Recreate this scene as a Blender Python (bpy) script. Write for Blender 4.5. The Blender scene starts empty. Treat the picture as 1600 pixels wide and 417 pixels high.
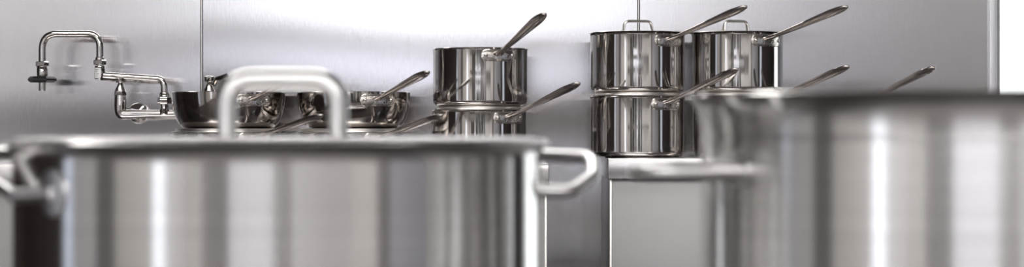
import bpy, bmesh, math, random
from mathutils import Vector, Matrix
from math import sin, cos, pi, radians as R

random.seed(4)
S = bpy.context.scene
C = S.collection
F = 3300.0          # focal length in pixels
HC = 1.20           # eye height
HY = 205.0          # horizon row


def at(px, py, Y):
    return Vector(((px - 800) / F * Y, Y, HC - (py - HY) / F * Y))


# ------------------------------------------------------------------ materials
def mat(name, col, metal=0.0, rough=0.5, aniso=0.0, tangent=None, emit=None, estr=0.0):
    m = bpy.data.materials.new(name)
    m.use_nodes = True
    nt = m.node_tree
    b = nt.nodes['Principled BSDF']
    b.inputs['Base Color'].default_value = (*col, 1)
    b.inputs['Metallic'].default_value = metal
    b.inputs['Roughness'].default_value = rough
    if aniso:
        b.inputs['Anisotropic'].default_value = aniso
        v = nt.nodes.new('ShaderNodeCombineXYZ')
        for i in range(3):
            v.inputs[i].default_value = tangent[i]
        nt.links.new(v.outputs[0], b.inputs['Tangent'])
    if emit:
        b.inputs['Emission Color'].default_value = (*emit, 1)
        b.inputs['Emission Strength'].default_value = estr
    return m


def noise_chain(m, scale_xyz, nscale, detail=3.0):
    nt = m.node_tree
    tc = nt.nodes.new('ShaderNodeTexCoord')
    mp = nt.nodes.new('ShaderNodeMapping')
    mp.inputs['Scale'].default_value = scale_xyz
    n = nt.nodes.new('ShaderNodeTexNoise')
    n.inputs['Scale'].default_value = nscale
    n.inputs['Detail'].default_value = detail
    nt.links.new(tc.outputs['Object'], mp.inputs[0])
    nt.links.new(mp.outputs[0], n.inputs['Vector'])
    return n


def vary(m, n, socket, lo, hi, c0, c1):
    """map a noise output onto a socket (float or colour)"""
    nt = m.node_tree
    b = nt.nodes['Principled BSDF']
    r = nt.nodes.new('ShaderNodeMapRange')
    r.inputs['From Min'].default_value = lo
    r.inputs['From Max'].default_value = hi
    if isinstance(c0, tuple):
        mx = nt.nodes.new('ShaderNodeMix')
        mx.data_type = 'RGBA'
        mx.inputs[6].default_value = (*c0, 1)
        mx.inputs[7].default_value = (*c1, 1)
        nt.links.new(n.outputs['Fac'], r.inputs['Value'])
        nt.links.new(r.outputs[0], mx.inputs[0])
        nt.links.new(mx.outputs[2], b.inputs[socket])
    else:
        r.inputs['To Min'].default_value = c0
        r.inputs['To Max'].default_value = c1
        nt.links.new(n.outputs['Fac'], r.inputs['Value'])
        nt.links.new(r.outputs[0], b.inputs[socket])


def bump(m, n, strength, dist):
    nt = m.node_tree
    b = nt.nodes['Principled BSDF']
    bp = nt.nodes.new('ShaderNodeBump')
    bp.inputs['Strength'].default_value = strength
    bp.inputs['Distance'].default_value = dist
    nt.links.new(n.outputs['Fac'], bp.inputs['Height'])
    nt.links.new(bp.outputs[0], b.inputs['Normal'])


# brushed wall sheet: vertical grain
M_WALL = mat('brushed_wall_steel', (.70, .69, .70), 1, .12, .97, (1, 0, 0))
n = noise_chain(M_WALL, (900, 900, 45), 1.0, 3)
vary(M_WALL, n, 'Base Color', .3, .7, (.66, .65, .66), (.71, .70, .715))
bump(M_WALL, n, 1.0, .00004)
_nt = M_WALL.node_tree
_b = _nt.nodes['Principled BSDF']
_g = _nt.nodes.new('ShaderNodeBsdfAnisotropic')
_g.distribution = 'BECKMANN'
_g.inputs['Roughness'].default_value = .141
_g.inputs['Anisotropy'].default_value = -.70
for _a, _c in (('Base Color', 'Color'), ('Tangent', 'Tangent'), ('Normal', 'Normal')):
    _nt.links.new(_b.inputs[_a].links[0].from_socket, _g.inputs[_c])
_nt.links.new(_g.outputs[0], _nt.nodes['Material Output'].inputs['Surface'])
_nt.nodes.remove(_b)
# heavy stock pots: brushed round the body
M_STOCK = mat('brushed_pot_steel', (.76, .75, .745), 1, .19, .97, (0, 0, 1))
n = noise_chain(M_STOCK, (2, 2, 260), 1.0, 3)
vary(M_STOCK, n, 'Base Color', .3, .7, (.70, .69, .685), (.78, .77, .765))
M_STOCKL = mat('pot_lid_steel', (.74, .73, .72), 1, .22)
M_TUBE = mat('satin_tube_steel', (.76, .75, .75), 1, .30)
# saucepans: polished, slightly hazed with use
M_PAN = mat('polished_pan_steel', (.60, .575, .555), 1, .08, .75, (0, 0, 1))
n = noise_chain(M_PAN, (34, 34, 4), 3.0, 5)
vary(M_PAN, n, 'Roughness', .45, .75, .055, .17)
M_PANDARK = mat('polished_bowl_steel', (.42, .39, .37), 1, .07)
M_HANDLE = mat('cast_handle_steel', (.56, .52, .50), 1, .24)
M_PLATE = mat('riveted_plate_steel', (.74, .70, .66), 1, .22)
n = noise_chain(M_PLATE, (1, 1, 1), 160, 3)
bump(M_PLATE, n, .3, .002)
M_TEXT = mat('stamped_letters', (.86, .84, .80), 1, .3)
M_FOOT = mat('machined_base_steel', (.90, .86, .82), 1, .33)
M_CHROME = mat('chrome', (.62, .59, .57), 1, .045)
M_BLACK = mat('black_plastic', (.012, .011, .013), 0, .35)
M_LABEL = mat('white_sticker', (.85, .85, .85), 0, .5)
M_INK = mat('grey_print', (.25, .24, .25), 0, .6)
M_COUNTER = mat('counter_steel', (.72, .70, .70), 1, .2, .7, (0, 0, 1))
n = noise_chain(M_COUNTER, (10, 200, 240), 1.0, 3)
vary(M_COUNTER, n, 'Base Color', .3, .7, (.64, .62, .62), (.70, .685, .69))
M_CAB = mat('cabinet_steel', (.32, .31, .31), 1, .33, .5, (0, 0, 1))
M_ENDCAP = mat('end_cap_steel', (.85, .85, .88), 1, .4)
M_SLATE = mat('dark_worktop', (.035, .032, .031), 0, .35)
M_TRIM = mat('seam_trim_steel', (.62, .60, .59), 1, .25)
M_TRIMD = mat('seam_gap', (.10, .085, .08), 0, .6)
# the room behind the photographer
M_PLASTER = mat('cream_plaster', (.72, .70, .68), 0, .9)
n = noise_chain(M_PLASTER, (1, 1, 1), 6, 4)
vary(M_PLASTER, n, 'Base Color', .3, .7, (.68, .665, .65), (.76, .745, .73))
M_GREY = mat('blue_grey_paint', (.47, .475, .52), 0, .8)
M_BROWN = mat('dark_brown_panelling', (.055, .042, .036), 0, .5)
M_WHITE = mat('white_paint', (.86, .86, .88), 0, .8)
M_CEIL = mat('taupe_ceiling_paint', (.48, .455, .44), 0, .8)
M_TILE = mat('grey_floor_tile', (.24, .22, .21), 0, .5)
n = noise_chain(M_TILE, (1, 1, 1), 5, 4)
vary(M_TILE, n, 'Base Color', .3, .7, (.10, .085, .08), (.15, .13, .125))
M_FRAME = mat('window_frame_paint', (.30, .29, .30), 0, .6)


def daylight(name, s, col=(.90, .93, 1.0)):
    return mat(name, (.02, .02, .02), 0, .3, emit=col, estr=s)


# ------------------------------------------------------------------ mesh helpers
def link(name, bm, m, parent=None, smooth=True, loc=None, angle=40):
    me = bpy.data.meshes.new(name)
    bmesh.ops.recalc_face_normals(bm, faces=bm.faces)
    if name == 'wall_back':
        for f in bm.faces:
            if f.normal.y > .5:
                f.normal_flip()
    bm.to_mesh(me)
    bm.free()
    o = bpy.data.objects.new(name, me)
    C.objects.link(o)
    me.materials.append(m)
    if smooth:
        for p in me.polygons:
            p.use_smooth = True
        me.set_sharp_from_angle(angle=R(angle))
    if parent:
        o.parent = parent
    if loc:
        o.location = loc
    return o


def empty(name, label, cat, loc, rz=0.0, group=None):
    o = bpy.data.objects.new(name, None)
    o.empty_display_size = .02
    C.objects.link(o)
    o.location = loc
    o.rotation_euler = (0, 0, rz)
    o['label'] = label
    o['category'] = cat
    if group:
        o['group'] = group
    return o


def lathe(bm, prof, seg=96, center=(0, 0), axis='Z', origin=(0, 0, 0)):
    """profile of (r, z); closed ends where r==0"""
    rings = []
    ox, oy, oz = origin

    def P(r, a, z):
        if axis == 'Z':
            return (ox + r * cos(a), oy + r * sin(a), oz + z)
        if axis == 'X':
            return (ox + z, oy + r * cos(a), oz + r * sin(a))
        return (ox + r * cos(a), oy + z, oz + r * sin(a))
    for r, z in prof:
        if r < 1e-6:
            rings.append([bm.verts.new(P(0, 0, z))])
        else:
            rings.append([bm.verts.new(P(r, 2 * pi * k / seg, z)) for k in range(seg)])
    for a, b in zip(rings, rings[1:]):
        for k in range(seg):
            k2 = (k + 1) % seg
            if len(a) == 1 and len(b) == 1:
                continue
            if len(a) == 1:
                bm.faces.new((a[0], b[k], b[k2]))
            elif len(b) == 1:
                bm.faces.new((a[k], a[k2], b[0]))
            else:
                bm.faces.new((a[k], a[k2], b[k2], b[k]))
    return bm


def box(bm, x0, x1, y0, y1, z0, z1, bev=0.0):
    vs = [bm.verts.new((x, y, z)) for x in (x0, x1) for y in (y0, y1) for z in (z0, z1)]
    fs = [(0, 1, 3, 2), (4, 6, 7, 5), (0, 4, 5, 1), (2, 3, 7, 6), (0, 2, 6, 4), (1, 5, 7, 3)]
    faces = [bm.faces.new([vs[i] for i in f]) for f in fs]
    if bev:
        es = list({e for f in faces for e in f.edges})
        bmesh.ops.bevel(bm, geom=es, offset=bev, segments=3, profile=.5, affect='EDGES')
    return bm


def fillet(pts, rad, n=8):
    """round the corners of a polyline"""
    pts = [Vector(p) for p in pts]
    if not isinstance(rad, (list, tuple)):
        rad = [rad] * len(pts)
    out = [pts[0]]
    for i in range(1, len(pts) - 1):
        p, a, b = pts[i], pts[i - 1], pts[i + 1]
        da, db = (a - p), (b - p)
        la, lb = da.length, db.length
        da.normalize(); db.normalize()
        ang = da.angle(db)
        t = min(rad[i] / math.tan(ang / 2), la * .49, lb * .49)
        s, e = p + da * t, p + db * t
        for k in range(n + 1):
            u = k / n
            out.append(s.lerp(p, u).lerp(p.lerp(e, u), u))
    out.append(pts[-1])
    return out


def sweep(bm, path, section, up=Vector((0, 0, 1)), cap=True):
    """section(i, u) -> list of (a, b) offsets along side / up axes; u = 0..1 arc length"""
    L = [0]
    for a, b in zip(path, path[1:]):
        L.append(L[-1] + (b - a).length)
    tot = L[-1]
    rings = []
    prev = None
    for i, p in enumerate(path):
        if i == 0:
            t = path[1] - path[0]
        elif i == len(path) - 1:
            t = path[-1] - path[-2]
        else:
            t = (path[i + 1] - path[i]).normalized() + (path[i] - path[i - 1]).normalized()
        t.normalize()
        if prev is None:
            ref = up if abs(t.dot(up)) < .95 else Vector((1, 0, 0))
            s = t.cross(ref).normalized()
        else:
            s = (prev - t * prev.dot(t)).normalized()
        prev = s
        w = s.cross(t).normalized()
        rings.append([bm.verts.new(p + s * a + w * b) for a, b in section(i, L[i] / tot)])
    n = len(rings[0])
    for a, b in zip(rings, rings[1:]):
        for k in range(n):
            bm.faces.new((a[k], a[(k + 1) % n], b[(k + 1) % n], b[k]))
    if cap:
        bm.faces.new(rings[0][::-1])
        bm.faces.new(rings[-1])
    return bm


def tube(bm, path, r, n=16):
    return sweep(bm, path, lambda i, u: [(r * cos(2 * pi * k / n), r * sin(2 * pi * k / n)) for k in range(n)])


def hexnut(bm, c, r, h, axis='Z'):
    lathe(bm, [(0, -h / 2), (r * .86, -h / 2), (r, -h / 2 + h * .15), (r, h / 2 - h * .15), (r * .86, h / 2), (0, h / 2)], 6, axis=axis, origin=c)


def structure(o, label=None):
    o['kind'] = 'structure'
    if label:
        o['label'] = label
    return o


# ------------------------------------------------------------------ saucepan parts
def pan_profile(r, h, flare=0.0, round_=0.011, wall=.0022, curve=None):
    p = []
    # outer, from the centre of the bottom up to the rim, then inside back down
    if curve is None:
        p += [(0, 0), (r * .55, 0), (r - round_ - .004, 0)]
        for k in range(1, 9):
            a = -pi / 2 + k / 8 * pi / 2
            p.append((r - round_ + round_ * cos(a), .001 + round_ + round_ * sin(a)))
        p.append((r, h * .5))
        p.append((r, h - .004))
        p.append((r + flare * .5, h - .0015))
        p.append((r + flare, h))
        p.append((r + flare - wall * .6, h + .0008))
        p.append((r - wall, h - .003))
        p += [(r - wall, h * .5), (r - wall, round_ + .002), (r - wall - round_ * .7, wall + .002), (0, wall + .001)]
    else:
        rb = curve
        p += [(0, 0), (rb * .6, 0), (rb - .012, .0)]
        outer = []
        for k in range(0, 15):
            a = k / 14
            outer.append((rb - .006 + (r - rb + .006) * sin(a * pi / 2) ** .85, .001 + h * (1 - cos(a * pi / 2)) ** .92))
        p += outer
        p.append((r + .0012, h + .0004))
        for q in reversed(outer):
            p.append((max(q[0] - wall, 0), q[1] + wall * (1 - q[1] / h)))
        p.append((0, wall + .001))
    return p


def bent_plate(bm, rad, half_w, half_h, z, az, thick=.0025, end_bulge=.0015):
    """rounded plate wrapped onto a cylinder of radius rad, facing direction az"""
    N = 28
    top, = [[]]
    outline = []
    for k in range(N + 1):
        a = pi / 2 + k / N * pi
        outline.append((-(half_w - half_h) + half_h * cos(a), half_h * sin(a)))
    for k in range(N + 1):
        a = -pi / 2 + k / N * pi
        outline.append(((half_w - half_h) + half_h * cos(a), half_h * sin(a)))
    # build as columns so that it bends smoothly
    cols = []
    M = 36
    for i in range(M + 1):
        s = -half_w + 2 * half_w * i / M
        d = abs(s) - (half_w - half_h)
        hh = half_h if d <= 0 else math.sqrt(max(half_h ** 2 - d * d, 0))
        hh = max(hh, .0006)
        cols.append((s, hh))

    def P(s, zz, rr):
        a = az + s / rad
        return (rr * cos(a), rr * sin(a), zz)
    rows = []
    prof = [(-1, 0), (-1, .6), (-.86, 1), (0, 1), (.86, 1), (1, .6), (1, 0)]
    for s, hh in cols:
        e = 1.0 if hh > .0008 else .3
        rows.append([bm.verts.new(P(s, z + v * hh, rad + .0001 + thick * t * e)) for v, t in prof])
    n = len(prof)
    for a, b in zip(rows, rows[1:]):
        for k in range(n):
            bm.faces.new((a[k], b[k], b[(k + 1) % n], a[(k + 1) % n]))
    bm.faces.new(rows[0]); bm.faces.new(rows[-1][::-1])
    return bm


_TXT = {}


def stamped_text(rad, az, z, height, out):
    """letters wrapped round the plate"""
    key = 'ALL-CLAD'
    if key not in _TXT:
        cu = bpy.data.curves.new('t', 'FONT')
        cu.body = key
        cu.align_x = 'CENTER'; cu.align_y = 'CENTER'
        cu.extrude = .06
        cu.resolution_u = 3
        o = bpy.data.objects.new('t', cu)
        C.objects.link(o)
        dg = bpy.context.evaluated_depsgraph_get()
        me = bpy.data.meshes.new_from_object(o.evaluated_get(dg))
        _TXT[key] = ([v.co.copy() for v in me.vertices], [tuple(p.vertices) for p in me.polygons])
        bpy.data.objects.remove(o); bpy.data.curves.remove(cu); bpy.data.meshes.remove(me)
    vs, fs = _TXT[key]
    bm = bmesh.new()
    V = []
    for v in vs:
        a = az + v.x * height / rad
        rr = rad + out + (v.z + .06) * height * .5
        V.append(bm.verts.new((rr * cos(a), rr * sin(a), z + v.y * height)))
    for f in fs:
        try:
            bm.faces.new([V[i] for i in f])
        except ValueError:
            pass
    return bm


def long_handle(rad, az, z, length, rise, boss=.012):
    """cast stick handle leaving a plate at azimuth az, mesh in pan coordinates"""
    d = Vector((cos(az), sin(az), 0))
    up = Vector((0, 0, 1))
    slope = rise / (length - boss)
    p0 = d * (rad + .0008) + up * (z - .001)
    p1 = d * (rad + boss * .8) + up * (z + .001)
    p2 = d * (rad + length * .35) + up * (z + .001 + slope * (length * .35 - boss * .8))
    p3 = d * (rad + length * .97) + up * (z + .001 + slope * (length * .97 - boss * .8) + .002)
    p4 = d * (rad + length) + up * (z + .001 + slope * (length - boss) + .0005)
    raw = fillet([p0, p1, p2, p3, p4], [.02, .02, .1, .006, 0], 6)
    # resample
    L = [0]
    for a, b in zip(raw, raw[1:]):
        L.append(L[-1] + (b - a).length)
    tot = L[-1]
    path = []
    N = 60
    for k in range(N + 1):
        u = k / N
        u = 1 - (1 - u) ** 1.25 if u > .5 else u * (1 - .5 ** 1.25) / .5
        s = u * tot
        j = 0
        while j < len(L) - 2 and L[j + 1] < s:
            j += 1
        t = (s - L[j]) / max(L[j + 1] - L[j], 1e-9)
        path.append(raw[j].lerp(raw[j + 1], min(t, 1)))

    def sec(i, u):
        if u < .12:
            w = .0115 - .0055 * (u / .12); th = .0050 - .0010 * (u / .12)
        elif u < .80:
            q = (u - .12) / .68
            w = .0060 + .0070 * q ** 1.1; th = .0040 + .0035 * q
        else:
            q = (u - .80) / .20
            e = math.sqrt(max(1 - q ** 2.4, 0))
            w = max(.0130 * e, .0012); th = max(.0075 * (.25 + .75 * e), .0015)
        g = .55 * th * min(1, max(0, (u - .1) / .15)) * (1 if u < .9 else max(0, (1 - u) / .1))
        pts = []
        n = 20
        for k in range(n):
            a = 2 * pi * k / n
            x, y = w * cos(a), th * sin(a)
            if sin(a) > .05:      # hollow along the upper side
                y = th * .9 * sin(a) ** .5 - g * 1.6 * (1 - min(1, abs(cos(a)) / .86) ** 2)
            pts.append((x, y))
        return pts
    bm = bmesh.new()
    sweep(bm, path, sec)
    bmesh.ops.recalc_face_normals(bm, faces=bm.faces)
    # hanging hole near the tip
    me = bpy.data.meshes.new('h'); bm.to_mesh(me); bm.free()
    o = bpy.data.objects.new('h', me); C.objects.link(o)
    c = path[int(N * .93)]
    i = min(range(len(path)), key=lambda q: abs((path[q] - path[-1]).length - .017))
    c = path[i]
    t = (path[i] - path[i - 2]).normalized()
    side = t.cross(up).normalized()
    nrm = side.cross(t)
    cb = bmesh.new()
    ring0, ring1 = [], []
    for k in range(20):
        a = 2 * pi * k / 20
        q = c + t * .0075 * cos(a) + side * .0045 * sin(a)
        ring0.append(cb.verts.new(q - nrm * .03)); ring1.append(cb.verts.new(q + nrm * .03))
    for k in range(20):
        cb.faces.new((ring0[k], ring0[(k + 1) % 20], ring1[(k + 1) % 20], ring1[k]))
    cb.faces.new(ring0[::-1]); cb.faces.new(ring1)
    bmesh.ops.recalc_face_normals(cb, faces=cb.faces)
    cme = bpy.data.meshes.new('c'); cb.to_mesh(cme); cb.free()
    co = bpy.data.objects.new('c', cme); C.objects.link(co)
    md = o.modifiers.new('b', 'BOOLEAN'); md.operation = 'DIFFERENCE'; md.object = co; md.solver = 'EXACT'
    dg = bpy.context.evaluated_depsgraph_get()
    me2 = bpy.data.meshes.new_from_object(o.evaluated_get(dg))
    out = bmesh.new(); out.from_mesh(me2)
    bpy.data.objects.remove(o); bpy.data.objects.remove(co)
    bpy.data.meshes.remove(me2)
    return out


def rivets(parent, rad, az, z, offs, rr=.0042, name='rivet'):
    for s in offs:
        a = az + s / rad
        bm = bmesh.new()
        prof = [(0, .0028), (rr * .5, .0025), (rr * .85, .0015), (rr, 0), (0, -.001)]
        lathe(bm, [(r_, z_) for r_, z_ in prof], 20)
        rot = Matrix.Rotation(a, 4, 'Z') @ Matrix.Rotation(pi / 2, 4, 'Y')
        bmesh.ops.transform(bm, matrix=Matrix.Translation((cos(a) * (rad + .0024), sin(a) * (rad + .0024), z)) @ rot, verts=bm.verts)
        link(name, bm, M_PLATE, parent)


def pan(cx_px, r, base_z, h, az_deg, label, group, hlen=.245, rise=.075, Y=4.5, curve=None, m=None,
        plate_w=.041, plate_z=.016, kind='saucepan', text=True, flare=.0012, foot=None, cat='saucepan'):
    """az_deg: how far right of straight-towards-the-camera the handle points"""
    X = (cx_px - 800) / F * Y
    root = empty(kind, label, cat, (X, Y, base_z), 0, group)
    m = m or M_PAN
    z0 = 0.0
    if foot:
        z0 = foot[1]
    bm = bmesh.new()
    lathe(bm, [(a, b + z0) for a, b in pan_profile(r, h - z0, flare=flare, curve=curve)], 128)
    link('body', bm, m, root, angle=50)
    if foot:
        bm = bmesh.new()
        fr, fh = foot
        lathe(bm, [(0, 0), (fr - .001, 0), (fr, .001), (fr, fh - .001), (fr - .0008, fh + .0003), (0, fh + .0003)], 96)
        link('base_disc', bm, M_FOOT, root)
    az = -pi / 2 + R(az_deg)
    zc = h - plate_z
    rr = r if curve is None else r - .001
    if True:
        bm = bmesh.new()
        bent_plate(bm, rr, plate_w, .0125, zc, az)
        pl = link('handle_plate', bm, M_PLATE, root)
        if curve is not None:
            pass
        # pad where the stick grows out of the plate
        rivets(pl, rr, az, zc, (-plate_w * .74, plate_w * .74))
        if text:
            bm = stamped_text(rr, az + .010 / rr, zc - .0055, .0098, .0022)
            link('stamped_letters', bm, M_TEXT, pl, smooth=False)
        bm = long_handle(rr + .001, az - .004 / rr, zc + .004, hlen, rise)
        link('handle', bm, M_HANDLE, root, angle=60)
    return root


def flat_lid(parent, r, z, h=.0075, inset=.010):
    """low inverted lid used as a spacer between stacked pans"""
    bm = bmesh.new()
    lathe(bm, [(0, .0), (r - .012, .0), (r - .003, .0), (r - .001, .0006), (r - .001, .0014), (r - inset + .001, .0018), (r - inset, .0035),
               (r - inset, h - .0012), (r - inset - .0012, h), (0, h)], 96, origin=(0, 0, z))
    o = link('lid', bm, M_FOOT, parent)
    o['label'] = 'flat bright steel lid with a raised centre'
    return o


def knob_lid(parent, r, z, rot, hw=.033, dx=0.0):
    bm = bmesh.new()
    prof = [(0, .0048), (r * .4, .0046), (r * .8, .0036), (r - .006, .0028), (r - .001, .0026), (r, .0018), (r - .001, .0010), (r - .004, .0009)]
    prof += [(r - .008, .0009), (r * .7, .0016), (0, .0028)]
    lathe(bm, prof, 128)
    root = link('lid', bm, M_PAN, parent)
    root.location = (dx, 0, z)
    bm = bmesh.new()
    c, s = cos(rot), sin(rot)

    def q(u, v):
        return Vector((u * c, u * s, v))
    hz = .0275
    path = fillet([q(-hw - .006, .0052), q(-hw, .0052), q(-hw + .003, hz), q(hw - .003, hz), q(hw, .0052), q(hw + .006, .0052)],
                  [0, .004, .012, .012, .004, 0], 8)

    def sec(i, u):
        # flat strap, pinched to a flange at both feet
        e = abs(u - .5) * 2
        wd = .0050 if e < .8 else .0050 + (e - .8) / .2 * .004
        th = .0030 if e < .85 else .0016
        return [(wd * cos(2 * pi * k / 12), th * sin(2 * pi * k / 12)) for k in range(12)]
    sweep(bm, path, sec)
    link('lid_handle', bm, M_FOOT, root)
    for sg in (-1, 1):
        bm = bmesh.new()
        p = q(sg * (hw + .004), .006)
        lathe(bm, [(0, .0022), (.002, .0018), (.0032, .0004), (.0034, -.0012), (0, -.0012)], 16, origin=p)
        link('rivet', bm, M_PLATE, root)
    return root


# ------------------------------------------------------------------ the room
YB = 4.75           # face of the steel splashback
XL, XR, YR = -4.0, 4.0, -4.0
ZC = 3.0

bm = bmesh.new(); box(bm, XL - .1, XR + .1, YR - .1, 6.2, -.1, 0)
structure(link('floor', bm, M_TILE, smooth=False))
bm = bmesh.new(); box(bm, XL - .1, XR + .1, YR - .1, 6.2, ZC, ZC + .1)
structure(link('ceiling', bm, M_CEIL, smooth=False))


def wall_seg(name, x0, x1, y0, y1, z0, z1, m):
    bm = bmesh.new(); box(bm, x0, x1, y0, y1, z0, z1)
    return structure(link(name, bm, m, smooth=False))


# masonry behind the splashback
wall_seg('wall_back', XL, -1.5, YB, YB + .15, 0, ZC, M_BROWN)  # dark stretch added beside the steel so pot and pan edges reflect brown
wall_seg('wall_back', -1.5, 1.10, YB + .012, YB + .15, 0, ZC, M_PLASTER)
XWE = (1545 - 800) / F * YB


def steel_sheet(x0, x1, twist):
    """brushed sheet, very slightly buckled"""
    bm = bmesh.new()
    nx, nz = 60, 60
    g = []
    for i in range(nx + 1):
        col = []
        x = x0 + (x1 - x0) * i / nx
        for j in range(nz + 1):
            z = ZC * (j / nz)
            col.append(bm.verts.new((x, YB + .002 + twist(x, z), z)))
        g.append(col)
    for i in range(nx):
        for j in range(nz):
            bm.faces.new((g[i][j], g[i + 1][j], g[i + 1][j + 1], g[i][j + 1]))
    # folded returns give the sheet its thickness (their own vertices, so the fold stays crisp)
    for col, sg in ((g[0], 1), (g[-1], -1)):
        st = [(bm.verts.new(v.co), bm.verts.new((v.co.x, YB + .011, v.co.z))) for v in col]
        for a, b in zip(st, st[1:]):
            bm.faces.new((a[0], b[0], b[1], a[1]))
    return structure(link('wall_back', bm, M_WALL))


def sstep(a, b, x):
    t = min(1, max(0, (x - a) / (b - a)))
    return t * t * (3 - 2 * t)


def xw(px):
    return (px - 800) / F * YB


SE1, SE2 = xw(315), xw(998)


def tw_l(x, z):
    return .0006 * sin(x * 5 + z * 4) * 1.0


def tw_m(x, z):
    zz = z - 1.25
    th = .0075 * (1 - sstep(xw(300), xw(720), x))
    return -th * zz * math.exp(-(zz / .6) ** 2) + .0002 * sin(x * 7 + 1)


def tw_r(x, z):
    return .0005 * sin(x * 6 + z * 3 + 1)


# sheets share edges under the seam trims
steel_sheet(-1.5, SE1, tw_l)
steel_sheet(SE1, SE2, tw_m)
steel_sheet(SE2, XWE, tw_r)

for i, x in enumerate((SE1, SE2)):
    bm = bmesh.new()
    box(bm, x - .0030, x + .0030, YB - .0012, YB + .004, .0, ZC, .0005)
    structure(link('trim_%d' % (i + 1), bm, M_TRIMD))
    bm = bmesh.new()
    box(bm, x - .0014, x + .0014, YB - .0020, YB - .0010, .0, ZC, .0003)
    structure(link('trim_%d' % (i + 4), bm, M_TRIM))
bm = bmesh.new()
box(bm, XWE - .001, XWE + .017, YB - .006, YB + .02, .0, ZC, .002)
structure(link('trim_3', bm, M_ENDCAP))


def window(idx, axis, fixed, a0, a1, z0, z1, bars_z=(), bars_a=(), panes=None, fw=.035, depth=.05, inward=1):
    """framed, bright window in the plane axis=fixed; panes = list of (z0,z1,material)"""
    def bx(bm, u0, u1, d0, d1, w0, w1, bev=0):
        if axis == 'Y':
            box(bm, u0, u1, min(fixed + inward * d0, fixed + inward * d1), max(fixed + inward * d0, fixed + inward * d1), w0, w1, bev)
        else:
            box(bm, min(fixed + inward * d0, fixed + inward * d1), max(fixed + inward * d0, fixed + inward * d1), u0, u1, w0, w1, bev)
    fr = bmesh.new()
    bx(fr, a0 - fw, a0, 0, depth, z0 - fw, z1 + fw)
    bx(fr, a1, a1 + fw, 0, depth, z0 - fw, z1 + fw)
    bx(fr, a0, a1, 0, depth, z0 - fw, z0)
    bx(fr, a0, a1, 0, depth, z1, z1 + fw)
    for z in bars_z:
        bx(fr, a0, a1, 0, depth * .8, z - .022, z + .022)
    for a in bars_a:
        bx(fr, a - .02, a + .02, 0, depth * .7, z0, z1)
    w = structure(link('window_%d' % idx, fr, M_FRAME, smooth=False))
    for (p0, p1, m) in panes:
        bm = bmesh.new(); bx(bm, a0 + .0005, a1 - .0005, .006, .016, p0, p1)
        structure(link('pane', bm, m, w, smooth=False))
    return w


D_HI = daylight('window_sky', 2.5, (.93, .95, 1.0))
D_MID = daylight('window_view', 1.8, (.89, .90, 1.0))
D_LOW = daylight('window_low', 2.2, (.90, .93, 1.0))
D_BLUE = daylight('window_blue', .9, (.80, .86, 1.0))
M_TONE_GREY = mat('grey_reflection_tone', (.22, .215, .22), 0, .7)  # unseen wall tones made up to darken what the steel reflects
M_TONE_SLATE = mat('slate_reflection_tone', (.11, .106, .106), 0, .7)
M_TONE_DARK = mat('dark_reflection_tone', (.13, .12, .115), 0, .6)
D_DOOR = daylight('window_doorway', 2.2, (.95, .99, 1.0))

# rear wall (behind the photographer), tone patches added for the steel to reflect
wall_seg('wall_rear', XL, XR, YR - .1, YR, 0, ZC, M_PLASTER)
wall_seg('wall_rear', .18, .95, YR, YR + .03, 0, 1.44, M_TONE_DARK)
wall_seg('wall_rear', .18, .95, YR, YR + .03, 1.44, 1.74, M_GREY)
wall_seg('wall_rear', .95, XR, YR, YR + .03, 0, 1.15, M_WHITE)
wall_seg('wall_rear', .95, XR, YR, YR + .03, 1.15, 1.44, M_TONE_DARK)
wall_seg('wall_rear', XL, -3.0, YR, YR + .03, 1.13, 1.45, M_TONE_DARK)
wall_seg('wall_rear', .95, 2.1, YR, YR + .03, 1.44, ZC, M_GREY)
wall_seg('wall_rear', 2.1, XR, YR, YR + .03, 1.44, ZC, M_TONE_GREY)
wall_seg('wall_rear', -3.0, -1.75, YR, YR + .03, 0, 1.45, M_TONE_SLATE)
wall_seg('wall_rear', -3.0, -1.75, YR, YR + .03, 1.45, ZC, M_TONE_GREY)
window(1, 'Y', YR, -1.69, .12, .80, 1.71, panes=[(.80, 1.15, D_MID), (1.44, 1.71, D_MID)], fw=.04)
wall_seg('trim_7', -1.69, .12, YR, YR + .045, 1.151, 1.439, M_TONE_DARK)  # unseen dark rail added so the steel wall reflects less window
window(2, 'Y', YR, -1.69, .50, 1.80, 2.75, panes=[(1.80, 2.75, D_HI)], fw=.04)
# left wall
wall_seg('wall_left', XL - .1, XL, YR, -2.45, 0, ZC, M_WHITE)
wall_seg('wall_left', XL - .1, XL, -2.45, .10, 0, ZC, M_PLASTER)
wall_seg('wall_left', XL - .1, XL, .10, .85, 0, ZC, M_TONE_GREY)
wall_seg('wall_left', XL - .1, XL, .85, 2.2, 0, ZC, M_WHITE)
wall_seg('wall_left', XL - .1, XL, 2.2, YB + .15, 0, ZC, M_BROWN)
window(4, 'X', XL, -2.45, -1.6, .2, 2.4, panes=[(.2, 2.4, D_LOW)])
window(5, 'X', XL, 1.75, 2.15, .2, 2.2, panes=[(.2, 2.2, D_BLUE)])
# right wall
wall_seg('wall_right', XR, XR + .1, YR, -2.05, 0, ZC, M_PLASTER)
wall_seg('wall_right', XR, XR + .1, -2.05, -1.34, 0, ZC, M_TONE_DARK)
wall_seg('wall_right', XR, XR + .1, -1.34, 1.17, 0, ZC, M_GREY)
wall_seg('wall_right', XR, XR + .1, 1.17, 4.85, 0, ZC, M_BROWN)
wall_seg('wall_right', XR, XR + .1, 4.85, 6.2, 0, ZC, M_WHITE)
window(3, 'X', XR, 4.95, 6.1, .3, 2.8, panes=[(.3, 2.8, D_DOOR)], inward=-1)  # unseen glow added so the pans' right edges reflect brightness
window(6, 'X', XR, 1.76, 2.24, .2, 2.2, panes=[(.2, 2.2, D_BLUE)], inward=-1)
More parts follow.
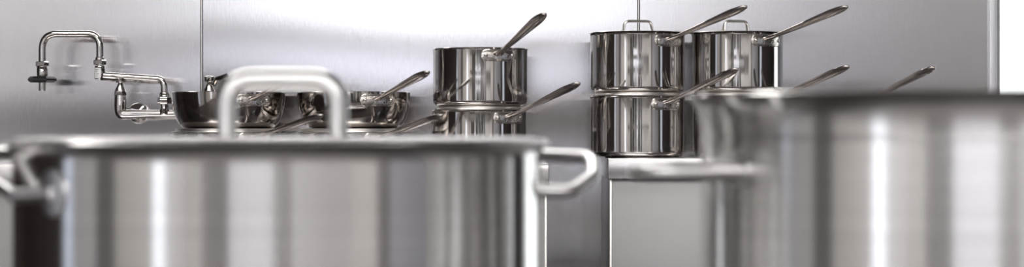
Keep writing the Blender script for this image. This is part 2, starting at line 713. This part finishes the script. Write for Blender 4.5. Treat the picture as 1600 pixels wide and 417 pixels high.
# beyond the end of the splashback: a very bright doorway window, then dark wall
wall_seg('wall_end', 1.10, XR, 6.2, 6.3, 0, ZC, M_WHITE)
wall_seg('wall_end', 2.55, XR, YB + .0, YB + .1, 0, ZC, M_BROWN)
window(7, 'Y', 6.2, 1.2, 3.3, .05, 2.9, panes=[(.05, 2.9, D_DOOR)], inward=-1)
wall_seg('wall_end', 1.02, 1.10, YB + .15, 6.2, 0, ZC, M_WHITE)

# fill panels added under the ceiling, out of view, to brighten the room
k = 0
for (x, y) in ((-2.5, -3.1), (0.1, -3.1), (2.6, -3.1), (-2.5, -1.2), (0.1, -1.2), (2.6, -1.2), (-.7, 3.1)):
    t = empty('fill_panel', 'long white fill panel added under the ceiling, out of view', 'lamp', (x, y, ZC), 0, 'added fill panels under the ceiling')
    bm = bmesh.new(); box(bm, -1.15, 1.15, -.30, .30, -.07, -.0005, .004)
    link('housing', bm, M_WHITE, t)
    bm = bmesh.new(); box(bm, -1.1, 1.1, -.25, .25, -.078, -.0705, .002)
    link('diffuser', bm, mat('fill_glow', (.8, .8, .8), 0, .5, emit=(1, .98, .95), estr=11.5), t)

# ------------------------------------------------------------------ counters below the splashback
GL = 'saucepans stacked against the steel wall'


def counter_unit(x0, x1, ztop, label, yf=4.30, lip=.043, inset=.0):
    t = empty('counter_unit', label, 'counter', ((x0 + x1) / 2, (yf + YB) / 2, 0), 0, 'steel counter units')
    ox, oy = (x0 + x1) / 2, (yf + YB) / 2
    yb = YB - .012
    bm = bmesh.new(); box(bm, x0 - ox, x1 - ox, yf - oy, yb - oy, ztop - lip, ztop, .002)
    link('worktop', bm, M_COUNTER, t)
    e = .005
    bm = bmesh.new(); box(bm, x0 + e - ox, x1 - e - ox, yf + .022 - oy, yb - oy, .10, ztop - lip, .0012)
    b = link('cabinet', bm, M_CAB, t)
    bm = bmesh.new()
    box(bm, x0 + e - .0008 - ox, x0 + e + .004 - ox, yf + .018 - oy, yf + .03 - oy, .10, ztop - lip - .0003, .0006)
    link('edge_strip', bm, M_FOOT, t)
    bm = bmesh.new()
    box(bm, x1 - e - .004 - ox, x1 - e + .0008 - ox, yf + .018 - oy, yf + .03 - oy, .10, ztop - lip - .0003, .0006)
    link('edge_strip', bm, M_FOOT, t)
    for sx in (x0 + .06, x1 - .06):
        for sy in (yf + .08, yb - .06):
            bm = bmesh.new()
            lathe(bm, [(0, 0), (.022, 0), (.022, .012), (.016, .016), (.016, .1005), (0, .1005)], 20, origin=(sx - ox, sy - oy, 0))
            link('foot', bm, M_FOOT, t)
    return t


ZR = HC - .0550
ZL = HC - .0672
XU_R = (950 - 800) / F * 4.30
XU_L = (858 - 800) / F * 4.30
counter_unit(XU_R, 1.0, ZR, 'steel counter unit right of the narrow gap, carrying the lidded saucepans')
counter_unit(-1.45, XU_L, ZL, 'steel counter unit left of the narrow gap, carrying the flared pans')

# ------------------------------------------------------------------ pans
SC = F / 4.5


def zpx(py):
    return HC - (py - HY) / SC


# right hand unit, lidded stacks
h_low = zpx(151.5) - ZR
GD = 'saucepans stacked against the steel wall'
p = pan(996, .1003, ZR + .0003, h_low, 36.4, 'lower saucepan of the two-pan stack beside the panel seam, on the counter corner', GD, rise=.0611, hlen=.2291)
flat_lid(p, .1000, h_low + .0012)
zt = ZR + .0003 + h_low + .0012 + .0078
h_top = zpx(54) - zt
p = pan(996, .1003, zt, h_top, 40.5, 'upper lidded saucepan of the stack in front of the panel seam', GD, rise=.0541, hlen=.2291)
knob_lid(p, .1035, h_top + .0010, R(18), dx=.001)

p = pan(1152, .0965, ZR + .0003, h_low, 33.3, 'lower saucepan directly under the right lidded pan, handle rising behind the open pot rim', GD, rise=.0651, hlen=.2691)
flat_lid(p, .0962, h_low + .0012)
p = pan(1152, .0965, zt, h_top, 35.4, 'lidded saucepan standing just right of the lidded one in front of the panel seam', GD, rise=.0521, hlen=.2501)
knob_lid(p, .0995, h_top + .0010, R(28), hw=.031, dx=-.003)

pan(1296, .0965, ZR + .0003, h_low - .004, 30.5, 'rightmost saucepan, hidden behind the open pot except for its handle tip', GD, rise=.0671, hlen=.2501)

# stack of two open saucepans on the left hand unit
h_low = zpx(173) - ZL
p = pan(749, .1003, ZL + .0003, h_low, 40.8, 'lower saucepan under the tall open saucepan left of the gap', GD, rise=.0621, hlen=.2291)
flat_lid(p, .1000, h_low + .0012)
zt = ZL + .0003 + h_low + .0012 + .0078
pan(750.5, .1003, zt, zpx(77) - zt, 24.8, 'tall open saucepan on the left unit, steep handle over white reflection', GD, rise=.0671, hlen=.2461)

# flared pans
for (cx, tag_, azl, hl, azu, hu) in ((357, 'nearer the wall tap', 38.9, .267, 34.4, .236), (552.5, 'left of the tall open saucepan', 36.5, .239, 30.1, .244)):
    h_low = zpx(208) - ZL
    p = pan(cx - 2, .1150, ZL + .0003, h_low, azl, 'low saucepan under the flared pan ' + tag_, 'low pans under the flared pans', kind='saute_pan',
            rise=.041, hlen=hl, plate_z=.012, text=False, cat='pan')
    flat_lid(p, .1180, h_low + .0012, h=.0085, inset=.0095)
    zt = ZL + .0003 + h_low + .0012 + .0088
    pan(cx, .1205, zt, zpx(145) - zt, azu, 'dark polished flared pan ' + tag_, 'flared pans on the left unit', kind='flared_pan', curve=.096,
        m=M_PANDARK, rise=.046, hlen=hu, plate_z=.017, cat='pan')

# ------------------------------------------------------------------ wall tap
YF = 4.62


def fp(px, py, dy=0.0):
    v = at(px, py, YF)
    v.y += dy
    return v - FO


FO = Vector((0, 0, 0))
FO = at(257, 178, YF)
tap = empty('wall_tap', 'chrome wall mounted tap with double jointed swing spout and black outlet disc', 'tap', FO)
s = YF / F   # metres per pixel
# body with two elbows
bm = bmesh.new()
_pth = fillet([fp(188, 149), fp(188, 164), fp(188, 179), fp(232, 178), fp(257, 178), fp(283, 178), fp(327, 179), fp(327, 164), fp(327, 149)],
              [0, 0, .026, 0, 0, 0, .026, 0, 0], 10)


def _sec(i, u):
    e = abs(u - .5) * 2
    r = 6.4 + 3.4 * sstep(.42, .85, e) - .8 * sstep(.9, 1, e)
    return [(r * s * cos(2 * pi * k / 24), r * s * sin(2 * pi * k / 24)) for k in range(24)]


sweep(bm, _pth, _sec)
lathe(bm, [(0, -2 * s), (9 * s, 0), (8.4 * s, 5 * s), (6.5 * s, 10 * s), (7 * s, 16 * s), (0, 16 * s)], 24, origin=fp(257, 179))
body = link('tap_body', bm, M_CHROME, tap)
for px in (200, 318):
    bm = bmesh.new()
    dpt = YB - YF
    lathe(bm, [(0, -.004), (7.5 * s, -.004), (7.5 * s, dpt - .022), (15 * s, dpt - .016), (17 * s, dpt - .004), (17 * s, dpt - .0004), (0, dpt - .0004)], 32, axis='Y', origin=fp(px, 176))
    link('wall_flange', bm, M_CHROME, tap)
# centre swivel nut
bm = bmesh.new()
hexnut(bm, fp(257, 157), 11 * s, 11 * s)
lathe(bm, [(0, 0), (8 * s, 0), (8 * s, 5 * s), (6.5 * s, 7 * s), (0, 7 * s)], 24, origin=fp(257, 151))
link('swivel_nut', bm, M_CHROME, tap)
# lower arm
bm = bmesh.new()
tube(bm, fillet([fp(257, 150), fp(256, 124), fp(160, 117.5)], [0, .017, 0], 10), 5.4 * s, 20)
link('lower_arm', bm, M_CHROME, tap)
# knuckle with sticker
bm = bmesh.new()
lathe(bm, [(0, 0), (7.6 * s, 0), (8.3 * s, 1 * s), (8.3 * s, 19 * s), (7 * s, 21 * s), (0, 21 * s)], 32, origin=fp(156, 123.5))
kn = link('knuckle', bm, M_CHROME, tap)
bm = bmesh.new()
c0 = fp(156, 114)
NN = 12
rws = []
for i in range(NN + 1):
    a = -pi / 2 - .95 + 1.35 * i / NN
    rr = 8.45 * s
    rws.append([bm.verts.new((c0.x + q_ * cos(a), c0.y + q_ * sin(a), c0.z + zz)) for q_, zz in ((rr, -8 * s), (rr, 8 * s), (rr - .0002, 8 * s), (rr - .0002, -8 * s))])
for a, b in zip(rws, rws[1:]):
    for k in range(4):
        bm.faces.new((a[k], b[k], b[(k + 1) % 4], a[(k + 1) % 4]))
bm.faces.new(rws[0]); bm.faces.new(rws[-1][::-1])
st = link('sticker', bm, M_LABEL, kn)
bm = bmesh.new()
for j, (a0, a1) in enumerate(((-.7, -.1), (-.7, -.25), (-.6, .05), (-.7, -.2))):
    zz = c0.z + (5 - 3.2 * j) * s
    rr = 8.5 * s + .0001
    prev = None
    for i in range(6):
        a = -pi / 2 + a0 + (a1 - a0) * i / 5
        cur = [bm.verts.new((c0.x + rr * cos(a), c0.y + rr * sin(a), zz + d)) for d in (-.4 * s, .4 * s)]
        if prev:
            bm.faces.new((prev[0], cur[0], cur[1], prev[1]))
        prev = cur
link('print_lines', bm, M_INK, st)
bm = bmesh.new()
hexnut(bm, fp(156, 97.5), 10 * s, 8 * s)
lathe(bm, [(0, 0), (7 * s, 0), (7 * s, 4 * s), (6 * s, 5 * s), (0, 5 * s)], 24, origin=fp(156, 94))
link('spout_nut', bm, M_CHROME, tap)
# spout
bm = bmesh.new()
tube(bm, fillet([fp(156, 96), fp(156, 53), fp(66, 53), fp(66, 104)], [0, .034, .034, 0], 12), 5.6 * s, 20)
link('spout', bm, M_CHROME, tap)
bm = bmesh.new()
hexnut(bm, fp(66, 100), 10.5 * s, 8 * s)
link('outlet_nut', bm, M_CHROME, tap)
bm = bmesh.new()
lathe(bm, [(0, 0), (8 * s, 0), (8.5 * s, 2 * s), (8.5 * s, 15 * s), (7.5 * s, 17 * s), (0, 17 * s)], 32, origin=fp(66, 120))
link('outlet_sleeve', bm, M_CHROME, tap)
bm = bmesh.new()
lathe(bm, [(0, 0), (18 * s, 0), (22.5 * s, 3 * s), (22.5 * s, 6 * s), (19 * s, 9.5 * s), (0, 9.5 * s)], 6, origin=fp(66, 129))
o = link('outlet_disc', bm, M_BLACK, tap, smooth=False)
bm = bmesh.new()
lathe(bm, [(0, 0), (5 * s, 0), (5.5 * s, 1 * s), (5.5 * s, 14 * s), (0, 14 * s)], 24, origin=fp(66, 142))
link('nozzle', bm, M_TUBE, tap)
# valves and levers
for px, sg in ((188, -1), (333, 1)):
    if sg == 1:
        px = 327
    bm = bmesh.new()
    hexnut(bm, fp(px, 146), 9.5 * s, 7 * s)
    prof = [(0, 0), (9 * s, 0)]
    for q in range(5):
        prof += [((8.8 - q * 1.1) * s, (1 + q * 2.6) * s), ((8.2 - q * 1.2) * s, (2.2 + q * 2.6) * s)]
    prof += [(4 * s, 15 * s), (4 * s, 18 * s), (0, 18 * s)]
    lathe(bm, prof, 18, origin=fp(px, 143))
    v = link('valve_bonnet', bm, M_CHROME, tap, angle=25)
    bm = bmesh.new()
    lathe(bm, [(0, 0), (7 * s, 0), (8 * s, 2 * s), (8 * s, 8 * s), (6 * s, 9.5 * s), (0, 9.5 * s)], 24, origin=fp(px, 128 if sg > 0 else 129))
    if sg < 0:
        tube(bm, [fp(px, 124.5), fp(px - 12, 124.5, -.025), fp(px - 22, 123.5, -.05)], 3.1 * s, 14)
    else:
        tube(bm, fillet([fp(px, 124), fp(px + 8, 133, -.01), fp(px + 14, 124, -.03), fp(px + 32, 119, -.05)], [0, .008, .01, 0], 6), 3.4 * s, 14)
    link('lever', bm, M_CHROME, v)

# ------------------------------------------------------------------ work table carrying the big pots
ZT = HC - .44
t = empty('work_table', 'dark topped work table under the two big pots', 'table', (.1, 1.68, 0))
bm = bmesh.new(); box(bm, -1.1, 1.1, -.56, .56, ZT - .04, ZT, .004)
link('table_top', bm, M_SLATE, t)
for sx in (-1.04, 1.04):
    for sy in (-.50, .50):
        bm = bmesh.new()
        lathe(bm, [(0, 0), (.02, 0), (.02, ZT - .0405), (0, ZT - .0405)], 24, origin=(sx, sy, 0))
        link('leg', bm, M_TUBE, t)
bm = bmesh.new(); box(bm, -1.02, 1.02, -.48, .48, .2, .225, .003)
link('undershelf', bm, M_COUNTER, t)

# ---- left stock pot
D1 = 1.90
s1 = D1 / F
X1 = (437 - 800) * s1
R1 = 407 * s1
zr1 = HC - (223 - HY) * s1
pot = empty('stock_pot', 'wide lidded steel stock pot with tubular side handles, its lid handle arching over the pans', 'pot',
            (X1, D1, ZT + .0003))
H1 = zr1 - ZT - .0003
prof = [(0, 0), (R1 - .02, 0)]
for k in range(1, 9):
    a = -pi / 2 + k / 8 * pi / 2
    prof.append((R1 - .018 + .018 * cos(a), .018 + .018 * sin(a)))
prof += [(R1, H1 * .5), (R1, H1 - .016), (R1 + .0006, H1 - .010), (R1 + .0030, H1 - .005), (R1 + .0080, H1 - .002), (R1 + .0095, H1),
         (R1 + .008, H1 + .0012), (R1 - .002, H1 - .001), (R1 - .0035, H1 - .008), (R1 - .0035, .02), (0, .006)]
bm = bmesh.new(); lathe(bm, prof, 192)
link('body', bm, M_STOCK, pot, angle=50)


def pw(px, py, Y, origin):
    return at(px, py, Y) - origin


PO = Vector((X1, D1, ZT + .0003))


def side_handle(pts, origin, parent, r, fil, feet, foot_r, R0):
    P = []
    for px, py, Y in pts:
        if Y is None:     # where the line of sight meets the body
            dx = (px - 800) / F
            A, B, Cc = dx * dx + 1, -2 * (dx * origin.x + origin.y), origin.x ** 2 + origin.y ** 2 - R0 * R0
            Y = (-B - math.sqrt(max(B * B - 4 * A * Cc, 0))) / (2 * A)
        P.append(pw(px, py, Y, origin))
    # run both ends onto the wall of the pot
    for i in (0, -1):
        q = P[i]
        d = Vector((q.x, q.y, 0)).normalized()
        P[i] = Vector((d.x * (R0 - .0005), d.y * (R0 - .0005), q.z))
    bm = bmesh.new()
    tube(bm, fillet(P, fil, 8), r, 20)
    h = link('side_handle', bm, M_TUBE, parent)
    for i in (0, -1):
        q = P[i]
        a = math.atan2(q.y, q.x)
        bm = bmesh.new()
        fr_ = foot_r if i == 0 else min(foot_r, .0105)
        bent_plate(bm, R0, fr_, fr_ * .98, q.z, a, thick=.0016)
        link('weld_pad', bm, M_TUBE, h)
    return h


side_handle([(82, 302, None), (22, 306, D1 - .135), (-24, 272, D1 - .08), (-24, 240, D1 + .02), (50, 237, D1 + .08)], PO, pot, .0062, .022, None, .020, R1)
side_handle([(842, 298, D1 + .008), (892, 300, D1 + .01), (926, 276, D1 + .04), (926, 246, D1 + .07), (797, 241, D1 + .112)], PO, pot, .0062, .020, None, .020, R1)

# lid of the left pot
RL = R1 + .007
bm = bmesh.new()
lathe(bm, [(0, .0040), (RL * .55, .0039), (RL * .86, .0036), (RL - .014, .0032), (RL - .008, .0020), (RL - .001, .0018), (RL, .0009), (RL - .001, 0),
           (RL - .009, 0), (RL - .015, .0012), (RL * .85, .0014), (0, .0016)], 192)
lid = link('lid', bm, M_STOCKL, pot)
lid.location = (0, 0, H1 + .0018)
bm = bmesh.new()
rt = .0095
hw = 87 * s1
hh = 97 * s1
x0 = (441 - 437) * s1
zb = .0036
tube(bm, fillet([Vector((x0 - hw, 0, zb)), Vector((x0 - hw, 0, hh)), Vector((x0 + hw, 0, hh)), Vector((x0 + hw, 0, zb))], [0, .030, .030, 0], 12), rt, 24)
link('lid_handle', bm, M_TUBE, lid)
for sx in (-1, 1):
    bm = bmesh.new()
    lathe(bm, [(0, .0030), (.0125, .0032), (.0115, .0060), (.0097, .0066), (0, .0066)], 32, origin=(x0 + sx * hw, 0, 0))
    link('weld_collar', bm, M_TUBE, lid)

# ---- right stock pot
D2 = 1.80
s2 = D2 / F
X2 = (1520 - 800) * s2
R2 = 424 * s2
zr2 = HC + (205 - 149) * s2
PO2 = Vector((X2, D2, ZT + .0003))
pot2 = empty('stock_pot', 'large open steel pot with flared rolled rim, cut by the photo edge', 'pot', PO2)
H2 = zr2 - ZT - .0003
prof = [(0, 0), (R2 - .02, 0)]
for k in range(1, 9):
    a = -pi / 2 + k / 8 * pi / 2
    prof.append((R2 - .018 + .018 * cos(a), .018 + .018 * sin(a)))
prof += [(R2, H2 * .5), (R2, H2 - .0375), (R2 - .0018, H2 - .0362), (R2 - .0018, H2 - .0345), (R2, H2 - .0332), (R2 + .0003, H2 - .026), (R2 + .0011, H2 - .018), (R2 + .0030, H2 - .011),
         (R2 + .0062, H2 - .006), (R2 + .0108, H2 - .0025), (R2 + .0120, H2 - .001), (R2 + .0110, H2), (R2 + .009, H2 - .0002), (R2 + .006, H2 - .002), (R2 + .002, H2 - .006),
         (R2 - .002, H2 - .018), (R2 - .005, H2 - .034), (R2 - .005, .02), (0, .006)]
bm = bmesh.new(); lathe(bm, prof, 192)
link('body', bm, M_STOCK, pot2, angle=50)
side_handle([(1158, 268, None), (1020, 270, D2 - .128), (994, 268, D2 - .085), (1008, 265, D2 - .03), (1105, 264, D2 - .01)], PO2, pot2, .0072, .020, None, .013, R2)

# ------------------------------------------------------------------ world, camera
w = bpy.data.worlds.new('World'); S.world = w
w.use_nodes = True
bg = w.node_tree.nodes['Background']
bg.inputs[0].default_value = (.5, .52, .56, 1)
bg.inputs[1].default_value = .3

cam = bpy.data.cameras.new('Camera')
co = bpy.data.objects.new('Camera', cam)
C.objects.link(co)
co.location = (0, 0, HC)
co.rotation_euler = (pi / 2, 0, 0)
cam.sensor_width = 36
cam.lens = 36 * F / 1600
cam.shift_y = -(208.5 - HY) / 1600
cam.clip_start = .02
cam.dof.use_dof = True
cam.dof.focus_distance = 4.47
cam.dof.aperture_fstop = (cam.lens / 1000) / .0135
cam.dof.aperture_blades = 0
S.camera = co

S.view_settings.view_transform = 'Standard'
S.view_settings.look = 'None'
S.view_settings.exposure = 0
S.view_settings.gamma = 1
S.view_settings.use_curve_mapping = False
S.cycles.max_bounces = 10
S.cycles.glossy_bounces = 8
S.cycles.use_denoising = True
